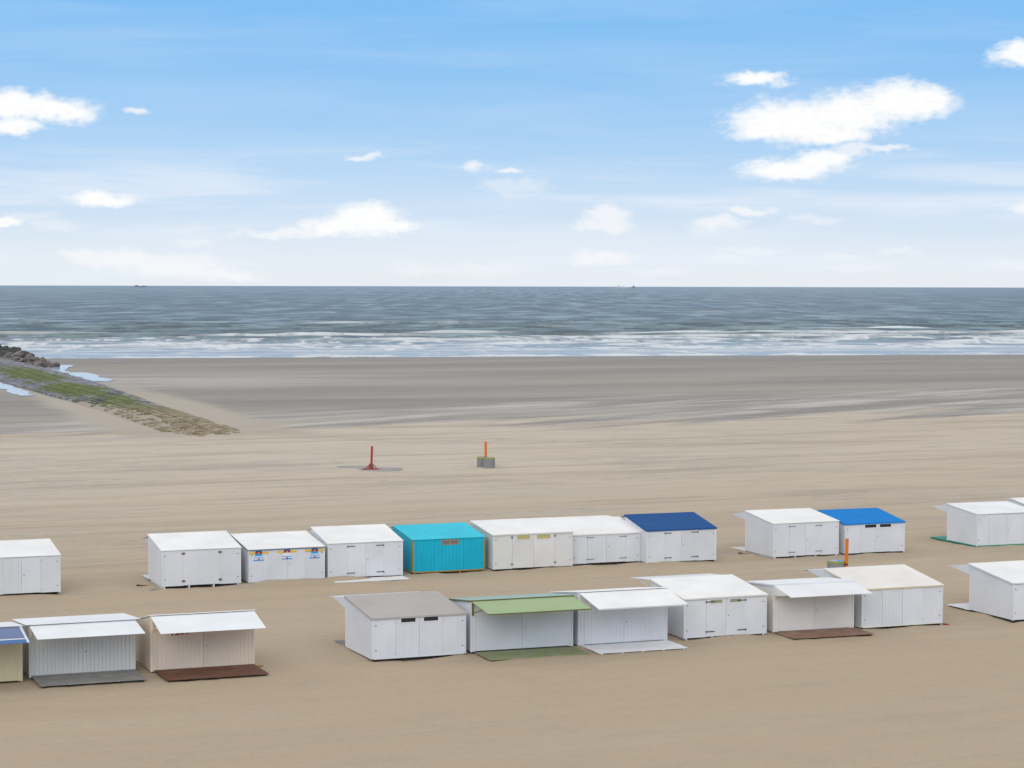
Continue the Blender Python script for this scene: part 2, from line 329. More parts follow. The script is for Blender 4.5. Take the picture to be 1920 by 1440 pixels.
def hut(key, label, cat='beach hut', wall='white', roof='roof', trim=None, front='back', plank=.14, gap=.008, doors=(.26,.74),
        hinge='small', windows=None, edge=None, ov=.07, awning=None, lat=True, handle=True, skidm=None, sill=None, door_mat=None, split=.5, bottom=.05, mot=False, roofline=0):
    X, Y, a, W, D, hn, hf = HUTS[key]
    root = empty('beach_hut', (X, Y, 0), a)
    tag(root, label, cat, 'beach huts in the back row' if key[0] == 'B' else 'beach huts in the front row')
    s = (hf-hn)/D; zb = bottom; wm = M[wall]
    topn = hn-.045; topf = hf-.045
    # walls
    bm = NB()
    if doors: xa, xb = W*doors[0], W*doors[1]
    segs = [(0., W)] if not doors else [(0., xa), (xb, W)]
    for q0, q1 in segs:
        if q1-q0 > .02: plank_wall(bm, (q0, 0, 0), (q1, 0, 0), zb, topn, topn, (0, -1, 0), plank, gap)
    box(bm, .012, W-.012, .0, .03, zb+.01, topn-.01)
    plank_wall(bm, (0, D, 0), (W, D, 0), zb, topf, topf, (0, 1, 0), plank, gap); box(bm, .012, W-.012, D-.03, D, zb+.01, topf-.01)
    for xx, o in ((0, -1), (W, 1)):
        plank_wall(bm, (xx, 0, 0), (xx, D, 0), zb, topn, topf, (o, 0, 0), plank, gap)
        x0, x1 = (0, .03) if o < 0 else (W-.03, W)
        hexa(bm, [(x0,.03,zb+.01),(x1,.03,zb+.01),(x1,D-.03,zb+.01),(x0,D-.03,zb+.01),(x0,.03,topn-.01),(x1,.03,topn-.01),(x1,D-.03,topf-.01),(x0,D-.03,topf-.01)])
    obj('wall', bm, wm, root)
    # corner boards
    tm = M[trim] if trim else wm
    for cx in (0, 1):
        for cy in (0, 1):
            bm = NB(); x0 = -.034 if cx == 0 else W-.05; y0 = -.034 if cy == 0 else D-.05
            tz = topn if cy == 0 else topf
            tz0, tz1 = tz+(s*(-.034) if cy == 0 else s*(-.05)), tz+(s*.05 if cy == 0 else s*.034)
            hexa(bm, [(x0,y0,zb-.012),(x0+.084,y0,zb-.012),(x0+.084,y0+.084,zb-.012),(x0,y0+.084,zb-.012),(x0,y0,tz0-.006),(x0+.084,y0,tz0-.006),(x0+.084,y0+.084,tz1-.006),(x0,y0+.084,tz1-.006)])
            obj('corner_board', bm, tm, root)
    # floor and skids
    bm = NB(); box(bm, .03, W-.03, .03, D-.03, zb+.012, zb+.07); obj('floor', bm, M['dark'], root)
    for i in range(4):
        bm = NB(); cx = .12+(W-.24)*i/3; box(bm, cx-.035, cx+.035, -.004, D+.004, -.2, zb+.008); obj('skid', bm, M[skidm] if skidm else M['dark'], root)
    if sill:
        bm = NB(); box(bm, .05, W-.05, -.04, -.021, zb-.035, zb+.03); obj('bottom_rail', bm, M[sill], root)
        bm = NB(); box(bm, -.04, -.021, .05, D-.05, zb-.035, zb+.03); obj('bottom_rail', bm, M[sill], root)
    # roof
    bm = NB(); n = 2 if roofline else 1; th = .035
    cuts = [-ov, W*roofline if roofline else W+ov, W+ov][:n+1] if roofline else [-ov, W+ov]
    NXS = 6
    for i in range(len(cuts)-1):
        a0, b0 = cuts[i]+(.004 if i else 0), cuts[i+1]-(.004 if i < len(cuts)-2 else 0)
        y0, y1 = -ov, D+ov; z0, z1 = hn-ov*s, hf+ov*s
        hexa(bm, [(a0,y0,z0-th),(b0,y0,z0-th),(b0,y1,z1-th),(a0,y1,z1-th),(a0,y0,z0),(b0,y0,z0),(b0,y1,z1),(a0,y1,z1)])
    bmesh.ops.bevel(bm, geom=bm.edges[:], offset=.006, segments=1, affect='EDGES')
    r = obj('roof', bm, M[roof], root)
    if edge:
        bm = NB(); box(bm, -ov+.01, W+ov-.01, -ov-.016, -ov-.002, hn-ov*s-.075, hn-ov*s-.012)
        hexa(bm, [(-ov-.016,-ov,hn-ov*s-.075),(-ov-.002,-ov,hn-ov*s-.075),(-ov-.002,D+ov,hf+ov*s-.075),(-ov-.016,D+ov,hf+ov*s-.075),
                  (-ov-.016,-ov,hn-ov*s-.012),(-ov-.002,-ov,hn-ov*s-.012),(-ov-.002,D+ov,hf+ov*s-.012),(-ov-.016,D+ov,hf+ov*s-.012)])
        obj('fascia', bm, M[edge], r)
    # doors on the near face
    dl = []
    if doors:
        xm = xa+(xb-xa)*split; dt = topn-.05
        leaves = [(xa+.008, xm-.006), (xm+.006, xb-.008)] if split < 1 else [(xa+.008, xb-.008)]
        if len(leaves) == 1 and hinge == 'rust':
            for hz in (zb+.25, topn-.18): plate(root, 'hinge', xb+.03, hz, M['rusty'], .17, .10, -.036)
        for k, (d0, d1) in enumerate(leaves):
            bm = NB(); plank_wall(bm, (d0, 0, 0), (d1, 0, 0), zb+.03, dt, dt, (0, -1, 0), plank, gap*.8, .032); box(bm, d0+.004, d1-.004, -.012, -.0015, zb+.035, dt-.005)
            dr = obj('door', bm, M[door_mat] if door_mat else wm, root); dl.append(dr)
            hx = d0-.02 if k == 0 else d1+.02; sg = 1 if k == 0 else -1
            for hz in (zb+.25, dt-.13):
                if hinge == 'strap': strap(dr, hx, hz, sg, M['iron'])
                elif hinge == 'strap_grey': strap(dr, hx, hz, sg, M['grey_fit'])
                elif hinge == 'rust': plate(dr, 'hinge', hx, hz, M['rusty'], .17, .10, -.036)
                elif hinge == 'plate': plate(dr, 'hinge', hx, hz, M['grey_fit'], .11, .11, -.034)
                elif hinge == 'small': plate(dr, 'hinge', hx, hz, M['grey_fit'], .07, .09, -.034)
                elif hinge == 'pale': plate(dr, 'hinge', hx, hz, wm, .07, .10, -.036)
            if handle and k == len(leaves)-1: plate(dr, 'door_handle', d0+.12, zb+.95, M['iron'], .05, .03, -.032)
        bm = NB(); box(bm, xa-.03, xb+.03, -.026, -.0205, dt+.008, dt+.03); obj('door_head', bm, wm, root)
    if lat:
        for lx in (.14, W-.14):
            for lz in (zb+.35, topn-.3): plate(root, 'latch', lx, lz, M['grey_fit'], .075, .03, -.0205)
    for wdw in (windows or []):
        x0, x1, z0, z1, pm, fm = wdw
        par = root
        bm = NB(); fw = .045
        box(bm, x0-fw, x1+fw, -.05, -.034, z1, z1+fw); box(bm, x0-fw, x1+fw, -.05, -.034, z0-fw, z0); box(bm, x0-fw, x0, -.05, -.034, z0, z1); box(bm, x1, x1+fw, -.05, -.034, z0, z1)
        if fm == 'orange_wood': box(bm, (x0+x1)/2-.04, (x0+x1)/2+.04, -.048, -.034, z0, z1)
        wo = obj('window', bm, M[fm], root)
        bm = NB()
        if pm in ('curtain', 'grey_pane'):
            nf = 10; 
            for i in range(nf): 
                aa = x0+(x1-x0)*i/nf; bb = x0+(x1-x0)*(i+1)/nf; dz = -.040 if i % 2 else -.044
                box(bm, aa, bb-.001, dz, -.0345, z0, z1)
            obj('curtain', bm, M[pm], wo)
        else:
            box(bm, x0, x1, -.042, -.0345, z0, z1); obj('pane', bm, M[pm], wo)
    # awning
    if awning:
        side, ext, ztip = awning['side'], awning.get('ext', 2.1), awning.get('z', 2.0)
        am = M[awning.get('mat', roof)]; zh = (hn if side == 'near' else hf)-.055; cheek = awning.get('cheek', False)
        yb = -.06 if side == 'near' else D+.06; sg = -1 if side == 'near' else 1; yt = yb+sg*(ext-.06); o2 = awning.get('ov', .0)
        bm = NB(); tt = .022
        hexa(bm, [(-o2,yb,zh-tt),(W+o2,yb,zh-tt),(W+o2,yt,ztip-tt),(-o2,yt,ztip-tt),(-o2,yb,zh),(W+o2,yb,zh),(W+o2,yt,ztip),(-o2,yt,ztip)])
        bmesh.ops.bevel(bm, geom=bm.edges[:], offset=.005, segments=1, affect='EDGES')
        aw = obj('awning', bm, am, root)
        if awning.get('strips'):
            bm = NB()
            nrm = Vector((0, 0, .006))
            def lerp(v, dzz): return yb+(yt-yb)*v, zh+(ztip-zh)*v+dzz
            def strip(x0, x1, v0, v1):
                (ya, za), (yc, zc) = lerp(v0, .002), lerp(v1, .002)
                hexa(bm, [(x0,ya,za),(x1,ya,za),(x1,yc,zc),(x0,yc,zc),(x0,ya,za+.014),(x1,ya,za+.014),(x1,yc,zc+.014),(x0,yc,zc+.014)])
            strip(W-.09, W, 0, 1); strip(0, W-.1, .74, .79)
            obj('edging_strip', bm, M['white'], aw)
            bm = NB(); (ya, za), (yc, zc) = lerp(.795, .002), lerp(1., .002)
            hexa(bm, [(0,ya,za),(W-.1,ya,za),(W-.1,yc,zc),(0,yc,zc),(0,ya,za+.006),(W-.1,ya,za+.006),(W-.1,yc,zc+.006),(0,yc,zc+.006)]); obj('border_panel', bm, M['slate2'], aw)
        bmat = M[awning.get('brace', wall)]
        if awning.get('frame'):
            bm = NB(); fm = M[awning['frame']]
            box(bm, -o2, W+o2, min(yt, yt-sg*.03), max(yt, yt-sg*.03), ztip-tt-.04, ztip-tt-.002); obj('awning_rail', bm, fm, aw)
        for xx in (.06, W-.06):
            if cheek:
                bm = NB(); x0, x1 = (xx-.075, xx-.05) if xx < 1 else (xx+.05, xx+.075)
                v = .78; p = [(yb, zh-tt-.003), (yb, zh-.5), (yb+(yt-yb)*v, zh+(ztip-zh)*v-tt-.003-.02), (yb+(yt-yb)*v, zh+(ztip-zh)*v-tt-.003)]
                hexa(bm, [(x0,*p[0]),(x0,*p[1]),(x0,*p[2]),(x0,*p[3]),(x1,*p[0]),(x1,*p[1]),(x1,*p[2]),(x1,*p[3])]); obj('side_cheek', bm, M[wall], aw)
            if not cheek or awning.get('both'):
                bm = NB(); vv = .62
                beam(bm, (xx, yb, zh-.52), (xx, yb+(yt-yb)*vv, zh+(ztip-zh)*vv-tt-.02), .035); obj('brace', bm, bmat, aw)
            if awning.get('bracket', side == 'near'):
                bm = NB(); box(bm, xx-.035, xx+.035, min(yb-sg*.024, yb+sg*.03), max(yb-sg*.024, yb+sg*.03), zh-.62, zh-.03); obj('bracket', bm, bmat, aw)
    return root, dl

def deck(key, label, m, side='near', ext=2.1, x0=0., x1=None, z=.05, nb=9, start=.06, bearer='dark', th=.035):
    X, Y, a, W, D = HUTS[key][:5]; x1 = W if x1 is None else x1
    sg = -1 if side == 'near' else 1; yb = (-start if side == 'near' else D+start)
    cx, cy = (x0+x1)/2, yb+sg*(ext-start)/2
    ca, sa = math.cos(a), math.sin(a)
    root = empty('wooden_deck', (X+ca*cx-sa*cy, Y+sa*cx+ca*cy, z-.06), a)
    tag(root, label, 'deck', 'boarded decks beside the huts')
    dz = -(z-.06); hw = (x1-x0)/2; hd = (ext-start)/2
    bm = NB(); bw = 2*hd/nb
    for i in range(nb):
        j = random.uniform(-.007, .007); e = random.uniform(-.012, .012)
        box(bm, -hw+e, hw+e, -hd+i*bw+.009, -hd+(i+1)*bw-.009, z-th+dz+j, z+dz+j)
    obj('boards', bm, M[m], root)
    for i in range(5):
        bm = NB(); bx = -hw+.15+(2*hw-.3)*i/4; box(bm, bx-.04, bx+.04, -hd+.02, hd-.02, z-th-.11+dz, z-th-.004+dz); obj('bearer', bm, M[bearer], root)
    return root

# ------------------------------------------------------------------ sand
sm, t, b = mat('beach_sand')
pos = t.n.new('ShaderNodeNewGeometry').outputs['Position']
px, py, pz = t.sep(pos)
S = t.m('ADD', t.m('MULTIPLY', px, ROWC), t.m('MULTIPLY', py, ROWS_)); Q = t.m('ADD', t.m('MULTIPLY', px, -ROWS_), t.m('MULTIPLY', py, ROWC))
c40, s40 = math.cos(R(34)), math.sin(R(34))
S4 = t.m('ADD', t.m('MULTIPLY', px, c40), t.m('MULTIPLY', py, s40)); Q4 = t.m('ADD', t.m('MULTIPLY', px, -s40), t.m('MULTIPLY', py, c40))
c50, s50 = math.cos(R(50)), math.sin(R(50))
S5 = t.m('ADD', t.m('MULTIPLY', px, c50), t.m('MULTIPLY', py, s50)); Q5 = t.m('ADD', t.m('MULTIPLY', px, -s50), t.m('MULTIPLY', py, c50))
c27, s27 = math.cos(R(24)), math.sin(R(24))
S2 = t.m('ADD', t.m('MULTIPLY', px, c27), t.m('MULTIPLY', py, s27)); Q2 = t.m('ADD', t.m('MULTIPLY', px, -s27), t.m('MULTIPLY', py, c27))
def stn(s_, q_, a, bq, seed, det=5, rough=.55, dist=.3):
    return t.noise(t.xyz(t.m('MULTIPLY', s_, a), t.m('MULTIPLY', q_, bq), seed), 1., det, rough, dist)
big = stn(S, Q, .012, .05, 1.); st1 = stn(S2, Q2, .022, .22, 5., 6, .6); st2 = stn(S2, Q2, .06, .8, 9., 5, .6); st3 = stn(S5, Q5, .016, .13, 13., 5, .66, .15); st6 = stn(S4, Q4, .022, .24, 17., 4, .6, .1)
near = t.mr(Q, 190., 100., 0., 1.)
dry = t.mix(near, (.57,.505,.41), (.450,.360,.255))
dry = t.mix(t.mr(big, .35, .65, 0., .5), dry, t.mix(near, (.52,.445,.35), (.47,.388,.285)))
fadeN = t.mr(Q, 92., 135., .28, 1.)
dry = t.mix(t.m('MULTIPLY', t.mr(st1, .50, .64, 0., .55), fadeN), dry, (.40,.325,.255))
dry = t.mix(t.m('MULTIPLY', t.mr(st1, .46, .30, 0., .6), fadeN), dry, (.49,.455,.39))
dry = t.mix(t.m('MULTIPLY', t.mr(st2, .53, .66, 0., .4), fadeN), dry, (.30,.27,.24))
st5 = stn(S2, Q2, .05, 1.7, 61., 5, .65)
dry = t.mix(t.m('MULTIPLY', t.mr(st5, .56, .66, 0., .4), fadeN), dry, (.29,.26,.235))
ripz = t.mr(t.noise(t.vm('MULTIPLY', pos, (.035,.07,0.)), 1., 3), .50, .62)
dry = t.mix(t.m('MULTIPLY', t.m('MULTIPLY', ripz, t.mr(stn(S, Q, .5, 3.2, 71., 3, .6, 1.2), .48, .60, 0., .55)), t.mr(Q, 96., 112.)), dry, (.30,.285,.27))
blot = t.noise(pos, .28, 6, .65)
dry = t.mix(t.mr(blot, .50, .72, 0., .16), dry, (.30,.25,.20))
grain = t.noise(pos, 3.5, 5, .7)
dry = t.mix(t.mr(grain, .45, .72, 0., .17), dry, (.27,.22,.165))
# wet, darker sand
wet = t.mix(t.mr(stn(S, Q, .008, .045, 21., 4, .5), .40, .64), (.258,.232,.200), (.330,.298,.255))
wet = t.mix(t.mr(stn(S2, Q2, .016, .09, 23., 5, .65), .48, .62, 0., .6), wet, (.225,.208,.19))
wet = t.mix(t.mr(stn(S2, Q2, .03, .16, 27., 5, .65), .56, .68, 0., .5), wet, (.36,.32,.275))
# wind-blown pale streaks over the wet sand, between the wet edge and a diagonal line
zone = t.mr(t.m('SUBTRACT', Q4, t.m('ADD', 246., t.m('MULTIPLY', t.m('SUBTRACT', big, .5), 60.))), 4., -10., 0., 1.)
wet = t.mix(t.m('MULTIPLY', zone, t.mr(st3, .42, .54, 0., .9)), wet, (.385,.355,.32))
wet = t.mix(t.m('MULTIPLY', zone, t.mr(st3, .52, .61, 0., .85)), wet, (.49,.455,.41))
wet = t.mix(t.m('MULTIPLY', zone, t.mr(st6, .54, .62, 0., .75)), wet, (.235,.215,.198))
# pale band of blown sand far left of centre
SB = t.m('ADD', t.m('MULTIPLY', px, math.cos(SH)), t.m('MULTIPLY', py, math.sin(SH))); QB = t.m('ADD', t.m('MULTIPLY', px, SHN[0]), t.m('MULTIPLY', py, SHN[1]))
bandd = t.m('ABSOLUTE', t.m('SUBTRACT', QB, t.m('ADD', 366., t.m('MULTIPLY', t.m('SUBTRACT', stn(SB, QB, .012, .02, 31.), .5), 40.))))
band = t.m('MULTIPLY', t.mr(bandd, 38., 8.), t.mr(SB, 85., 10.))
wet = t.mix(t.m('MULTIPLY', band, t.mr(stn(SB, QB, .016, .10, 33., 5, .6, .1), .35, .58, .3, 1.)), wet, (.41,.385,.345))
# sea-side strip a little darker, wetter
swash = t.mr(QB, 440., 480.)
wet = t.mix(t.m('MULTIPLY', swash, .7), wet, (.245,.232,.222))
edge = t.m('ADD', Q, t.m('MULTIPLY', t.m('SUBTRACT', stn(S5, Q5, .013, .10, 41., 6, .62), .5), 100.))
isdry = t.mr(edge, 244., 230.)
col = t.mix(isdry, wet, dry)
# pale blown sand banked along the groyne
gx = t.m('ADD', t.m('MULTIPLY', t.m('SUBTRACT', px, -32.5), .944), t.m('MULTIPLY', t.m('SUBTRACT', py, 235.), .330))
gy = t.m('ADD', t.m('MULTIPLY', t.m('SUBTRACT', px, -32.5), -.330), t.m('MULTIPLY', t.m('SUBTRACT', py, 235.), .944))
gd = t.m('ADD', t.m('ABSOLUTE', gx), t.m('MULTIPLY', t.m('SUBTRACT', t.noise(t.vm('MULTIPLY', pos, (.05, .05, 0.)), 1., 4), .5), 7.))
bank = t.m('MULTIPLY', t.mr(gd, 12.5, 8.), t.m('MULTIPLY', t.mr(gy, 150., 60.), t.mr(gy, -14., 2.)))
col = t.mix(bank, col, (.43,.37,.30))
t.put(b.inputs['Base Color'], col)
t.put(b.inputs['Roughness'], t.mr(isdry, 0., 1., .62, .95)); b.inputs['Specular IOR Level'].default_value = .18
hh = t.m('ADD', t.m('MULTIPLY', grain, .35), t.m('ADD', t.m('MULTIPLY', stn(S2, Q2, .5, 2.6, 50., 4, .6), .5), t.m('MULTIPLY', blot, .5)))
bump(t, b, hh, .6, .14)

# ------------------------------------------------------------------ build huts
def win(key, f0, f1, d0, d1, pm, fm='white'):   # windows by fraction of width, distances below the roof edge
    W, hn = HUTS[key][3], HUTS[key][5]; return (W*f0, W*f1, hn-d1, hn-d0, pm, fm)
hut('B0', 'bare white hut cut by the left edge of the photo, back row', plank=.13, doors=(-.0+.3,.76), hinge='pale')
hut('B1', 'white hut with four rusty hinge plates and a propped flap at its left', plank=.12, hinge='rust', handle=False, doors=(.27,.73), skidm='white',
    awning=dict(side='far', ext=2.1, z=2.02, mat='white_old'), split=1.)
r2, _ = hut('B2', 'white hut decorated with three small painted lighthouses under its roof edge', doors=(.255,.745), hinge='none', wall='cool', edge='grey_fit')
hut('B3', 'white hut between the lighthouse hut and the turquoise hut, black strap hinges', wall='white', hinge='strap', doors=(.26,.74), awning=dict(side='far', ext=1.5, z=2.25, mat='white_old'))
hut('B4', 'turquoise hut with orange corner trim and an orange framed slit window', wall='turq', roof='turq_roof', trim='orange_wood', sill='orange_wood', plank=.2, gap=.02, doors=(.30,.70), hinge='none', handle=True,
    windows=[win('B4', .40, .62, .15, .33, 'grey_pane', 'orange_wood')], roofline=.30, skidm='orange_wood', split=1., awning=dict(side='far', ext=.8, z=2.15, mat='turq', brace='turq'))
hut('B5', 'wide white hut with two yellow curtained windows, right of the turquoise hut', wall='white_old', roof='roof', edge='roof_ivory', plank=.5, gap=.004, doors=(.235,.775), hinge='plate', handle=False,
    windows=[win('B5', .295, .455, .12, .36, 'curtain'), win('B5', .55, .715, .12, .36, 'curtain')])
hut('B6', 'low white hut squeezed between the yellow curtained hut and the dark blue roofed hut', wall='white', roof='roof', plank=.3, gap=.006, doors=(.22,.79), hinge='strap_grey', edge='roof_ivory',
    awning=dict(side='far', ext=1.9, z=2.24, mat='roof'))
hut('B7', 'white hut under a dark navy blue roof with black strap hinges', wall='white', roof='navy', edge='navy', plank=.12, gap=.012, hinge='strap', doors=(.26,.73), awning=dict(side='far', ext=.84, z=2.34, mat='navy', brace='white'))
hut('B8', 'white hut with stained roof, joined to the bright blue roofed hut', wall='white', roof='roof_spot', plank=.4, gap=.004, hinge='strap_grey', doors=(.24,.735), skidm='white', roofline=.36, split=.5,
    awning=dict(side='far', ext=2.18, z=1.99, mat='white', cheek=True))
hut('B9', 'white hut under a bright azure blue roof with two dark slit windows', wall='white', roof='azure', edge='azure', plank=.16, gap=.012, hinge='none', doors=(.25,.78),
    windows=[win('B9', .33, .52, .12, .30, 'glass_dark'), win('B9', .58, .77, .12, .30, 'glass_dark')])
hut('B10', 'white hut standing on an emerald green base at the right end of the back row', wall='white', roof='roof_b', plank=.5, gap=.004, hinge='none', doors=(.20,.78), sill='green', skidm='green',
    awning=dict(side='far', ext=2.09, z=2.0, mat='white', cheek=True))
hut('B11', 'white hut showing only its roof corner at the right edge behind the green based hut', wall='white', hinge='none', doors=(.25,.75), awning=dict(side='far', ext=.7, z=2.3, mat='white'))
hut('F0', 'cream hut with a slate blue awning edged in white, cut by the left edge', wall='cream', roof='roof_b', plank=.12, gap=.012, doors=(.04,.96), hinge='none', handle=False, lat=False,
    awning=dict(side='near', ext=2.1, z=1.93, mat='slate', strips=True, brace='cream', ov=.05))
hut('F1', 'ribbed white hut with rounded open awning over a grey boarded deck', wall='white_old', roof='roof_b', plank=.165, gap=.02, doors=(.05,.95), hinge='none', lat=False, ov=.2,
    awning=dict(side='near', ext=2.1, z=1.95, mat='roof_b', ov=.02))
hut('F2', 'ivory hut with red lettering under its open awning and a red brown deck', wall='warm', roof='roof', plank=.18, gap=.008, doors=(.06,.95), hinge='none', lat=False,
    awning=dict(side='near', ext=2.0, z=1.93, mat='roof_b', ov=.02))
hut('F3', 'white hut under a plain grey roof with two dark slit windows', wall='cool', roof='roof_grey', edge='roof_grey', plank=.4, gap=.004, doors=(.245,.745), hinge='pale', handle=False, sill='cool',
    windows=[win('F3', .30, .455, .10, .27, 'glass_dark', 'cool'), win('F3', .545, .70, .10, .27, 'glass_dark', 'cool')], awning=dict(side='far', ext=2.34, z=1.95, mat='white', cheek=True))
hut('F4', 'white hut with a pale green open awning on olive brackets', wall='cool', roof='roof_teal', edge='olive', plank=.6, gap=.004, doors=(.04,.96), split=.5, hinge='none', lat=False,
    awning=dict(side='near', ext=2.2, z=2.03, mat='green_awn', brace='olive', frame='olive', ov=.0))
hut('F5', 'white hut with its white awning open over a white deck', wall='white', roof='roof', plank=.17, gap=.008, doors=(.06,.96), hinge='none', lat=False,
    awning=dict(side='near', ext=2.25, z=2.0, mat='roof', ov=.0, frame='white'))
hut('F6', 'white hut with two olive tinted slit windows and bold black strap hinges', wall='white', plank=.6, gap=.003, doors=(.265,.74), hinge='strap', skidm='white', edge='white_old',
    windows=[win('F6', .315, .455, .15, .30, 'green_pane'), win('F6', .55, .69, .15, .30, 'green_pane')], awning=dict(side='far', ext=2.36, z=2.1, mat='white'))
hut('F7', 'white hut with side cheeks under its awning and a dusty brown deck', wall='ivory', roof='roof_b', plank=.6, gap=.004, doors=(.06,.95), hinge='none', lat=False, edge='white',
    awning=dict(side='near', ext=1.8, z=1.91, mat='white_clean', cheek=True, ov=.02))
hut('F8', 'white hut with a large ivory roof edged in beige, right of the brown decked hut', wall='white', roof='roof_ivory', edge='cream', plank=.16, gap=.007, doors=(.25,.75), hinge='pale', sill='ivory', handle=False,
    awning=dict(side='far', ext=2.17, z=2.07, mat='white', cheek=True, frame='cream'))
hut('F9', 'plain white hut cut by the right edge of the photo, front row', wall='white', roof='roof', plank=.6, gap=.004, doors=(.25,.75), hinge='pale', edge='white',
    awning=dict(side='far', ext=2.14, z=1.98, mat='white', cheek=True))

# painted lighthouses on hut B2
def lighthouse(xc, zt, tone):
    bm = NB(); y0, y1 = -.041, -.035
    def quad(xa0, xa1, xb0, xb1, z0, z1, mi, d=0):
        hexa(bm, [(xc+xa0,y0-d,z0),(xc+xa1,y0-d,z0),(xc+xa1,y1,z0),(xc+xa0,y1,z0),(xc+xb0,y0-d,z1),(xc+xb1,y0-d,z1),(xc+xb1,y1,z1),(xc+xb0,y1,z1)], mi)
    H = .40; hw = lambda z: .17-.17*.47*(z/H)
    z0 = zt-.58
    bands = [(0,.06,0),(.06,.13,2),(.13,.18,0),(.18,.24,2),(.24,.36,tone)]
    for a_, b_, mi in bands: quad(-hw(a_)*2, hw(a_)*2, -hw(b_)*2, hw(b_)*2, z0+a_, z0+b_, mi) if False else quad(-hw(a_)*1.75, hw(a_)*1.75, -hw(b_)*1.75, hw(b_)*1.75, z0+a_, z0+b_, mi)
    quad(-.19,.19,-.19,.19, z0+.365, z0+.455, 3)                                   # lantern room
    quad(-.035,.035,-.035,.035, z0+.375, z0+.445, 4, .003)
    for sg in (-1, 1):                                                             # beams of light
        xa_, xb_ = (.20, .55) if sg > 0 else (-.55, -.20)
        quad(xa_, xb_, xa_, xb_, z0+.355, z0+.46, 4)
    n = 8; prev = None                                                             # dome
    for i in range(n):
        a0, a1 = math.pi*i/n, math.pi*(i+1)/n
        vs = [(xc+.19*math.cos(a), z0+.46+.11*math.sin(a)) for a in (a0, a1)]
        hexa(bm, [(xc,y0,z0+.46),(vs[0][0],y0,vs[0][1]),(vs[1][0],y0,vs[1][1]),(xc,y0,z0+.461),(xc,y1,z0+.46),(vs[0][0],y1,vs[0][1]),(vs[1][0],y1,vs[1][1]),(xc,y1,z0+.461)], 1)
    cyl(bm, (xc, y0, z0+.06), .055, -.004, 0, 12, axis='Y', mi=3)                  # door
    obj('lighthouse_picture', bm, [M['sign_blue'], M['sign_navy'], M['white_clean'], M['sign_red'], M['sign_yellow']], r2)
hb2 = HUTS['B2'][5]-.05
W2 = HUTS['B2'][3]
lighthouse(W2*.125, hb2, 0); lighthouse(W2*.50, hb2+.0, 2); lighthouse(W2*.87, hb2, 0)

# red lettering on hut F2 (only its lower edge shows under the awning)
fr = [o for o in COL.objects if o.name.startswith('beach_hut') and 'red lettering' in o.get('label', '')][0]
cu = bpy.data.curves.new('lettering', 'FONT'); cu.body = '1200'; cu.size = .42; cu.extrude = .003; cu.offset = .012; cu.shear = .1
tmp = bpy.data.objects.new('tmp', cu); COL.objects.link(tmp); bpy.context.view_layer.update()
me = bpy.data.meshes.new_from_object(tmp.evaluated_get(bpy.context.evaluated_depsgraph_get())); bpy.data.objects.remove(tmp)
me.materials.clear(); me.materials.append(M['letter'])
lo = bpy.data.objects.new('lettering', me); COL.objects.link(lo); lo.parent = fr
lo.rotation_euler = (math.pi/2, -R(4), 0); lo.location = (.78, -.037, 1.50)

# ------------------------------------------------------------------ decks
deck('F1', 'weathered grey boarded deck in front of the ribbed white hut', 'grey_wood', ext=2.4, z=.14, x0=.05)
deck('F2', 'dark red brown boarded deck in front of the hut with red lettering', 'brown_wood', ext=2.5, z=.12, x0=.12)
deck('F4', 'olive green deck half dusted with sand below the pale green awning', 'olive_deck', ext=2.1, z=.03, x0=.15)
deck('F5', 'white boarded deck below the open white awning', 'white_clean', ext=2.2, z=.06, x0=.05, bearer='white')
deck('F7', 'dusty pinkish brown deck in front of the hut with side cheeks', 'pink_wood', ext=2.0, z=.07, x0=.03)
deck('B3', 'thin white board lying half buried in front of the strap hinged hut', 'white_clean', ext=1.35, z=.02, x0=-.0, x1=4.2, nb=2, start=.12, bearer='white')
deck('B1', 'white deck showing past the left side of the hut with rusty hinge plates', 'white', side='far', ext=1.75, z=.05)
deck('B8', 'pale deck dusted with sand left of the hut with the stained roof', 'roof_ivory', side='far', ext=2.0, z=.02)
deck('B10', 'emerald green deck past the left side of the green based hut', 'green', side='far', ext=2.05, z=.05, bearer='green')
deck('F3', 'dark grey deck half buried left of the grey roofed hut', 'grey_wood', side='far', ext=1.75, z=.03)
deck('F9', 'white deck showing past the left side of the hut at the right edge', 'white_clean', side='far', ext=2.02, z=.04)

# ------------------------------------------------------------------ poles and drums
def gz(x, y): return float(ground_z(np.array([float(x)]), np.array([float(y)]))[0])
def drum(x, y, r, h, label, lid=False):
    root = empty('concrete_drum', (x, y, gz(x, y))); tag(root, label, 'concrete drum', 'concrete drums weighting the poles')
    bm = NB(); n = 28
    cyl(bm, (0,0,0), r, -.2, h-.07, n); obj('drum_body', bm, M['concrete'], root, True).data.polygons.foreach_set('use_smooth', [False]*(n+2))
    bm = NB(); cyl(bm, (0,0,0), r+.012, h-.07, h+.02, n); obj('rim', bm, M['lime'], root)
    bm = NB(); cyl(bm, (0,0,0), r-.03, h+.02, h+.032, n)
    if lid:
        lm = [M['blue_lid'], M['pink']]
        o = obj('lid', bm, lm, root)
        bm = NB()
        c = [(-.36,-.10),(-.05,-.30),(.06,-.05),(.0,.28),(-.25,.22)]
        vs = [bm.verts.new((a, b_, h+.034)) for a, b_ in c]; vt = [bm.verts.new((a, b_, h+.040)) for a, b_ in c]
        bm.faces.new(vt); bm.faces.new(vs[::-1])
        for i in range(5): bm.faces.new((vs[i], vs[(i+1)%5], vt[(i+1)%5], vt[i]))
        obj('painted_patch', bm, M['pink'], o)
    else: obj('fill', bm, M['concrete'], root)
    return root
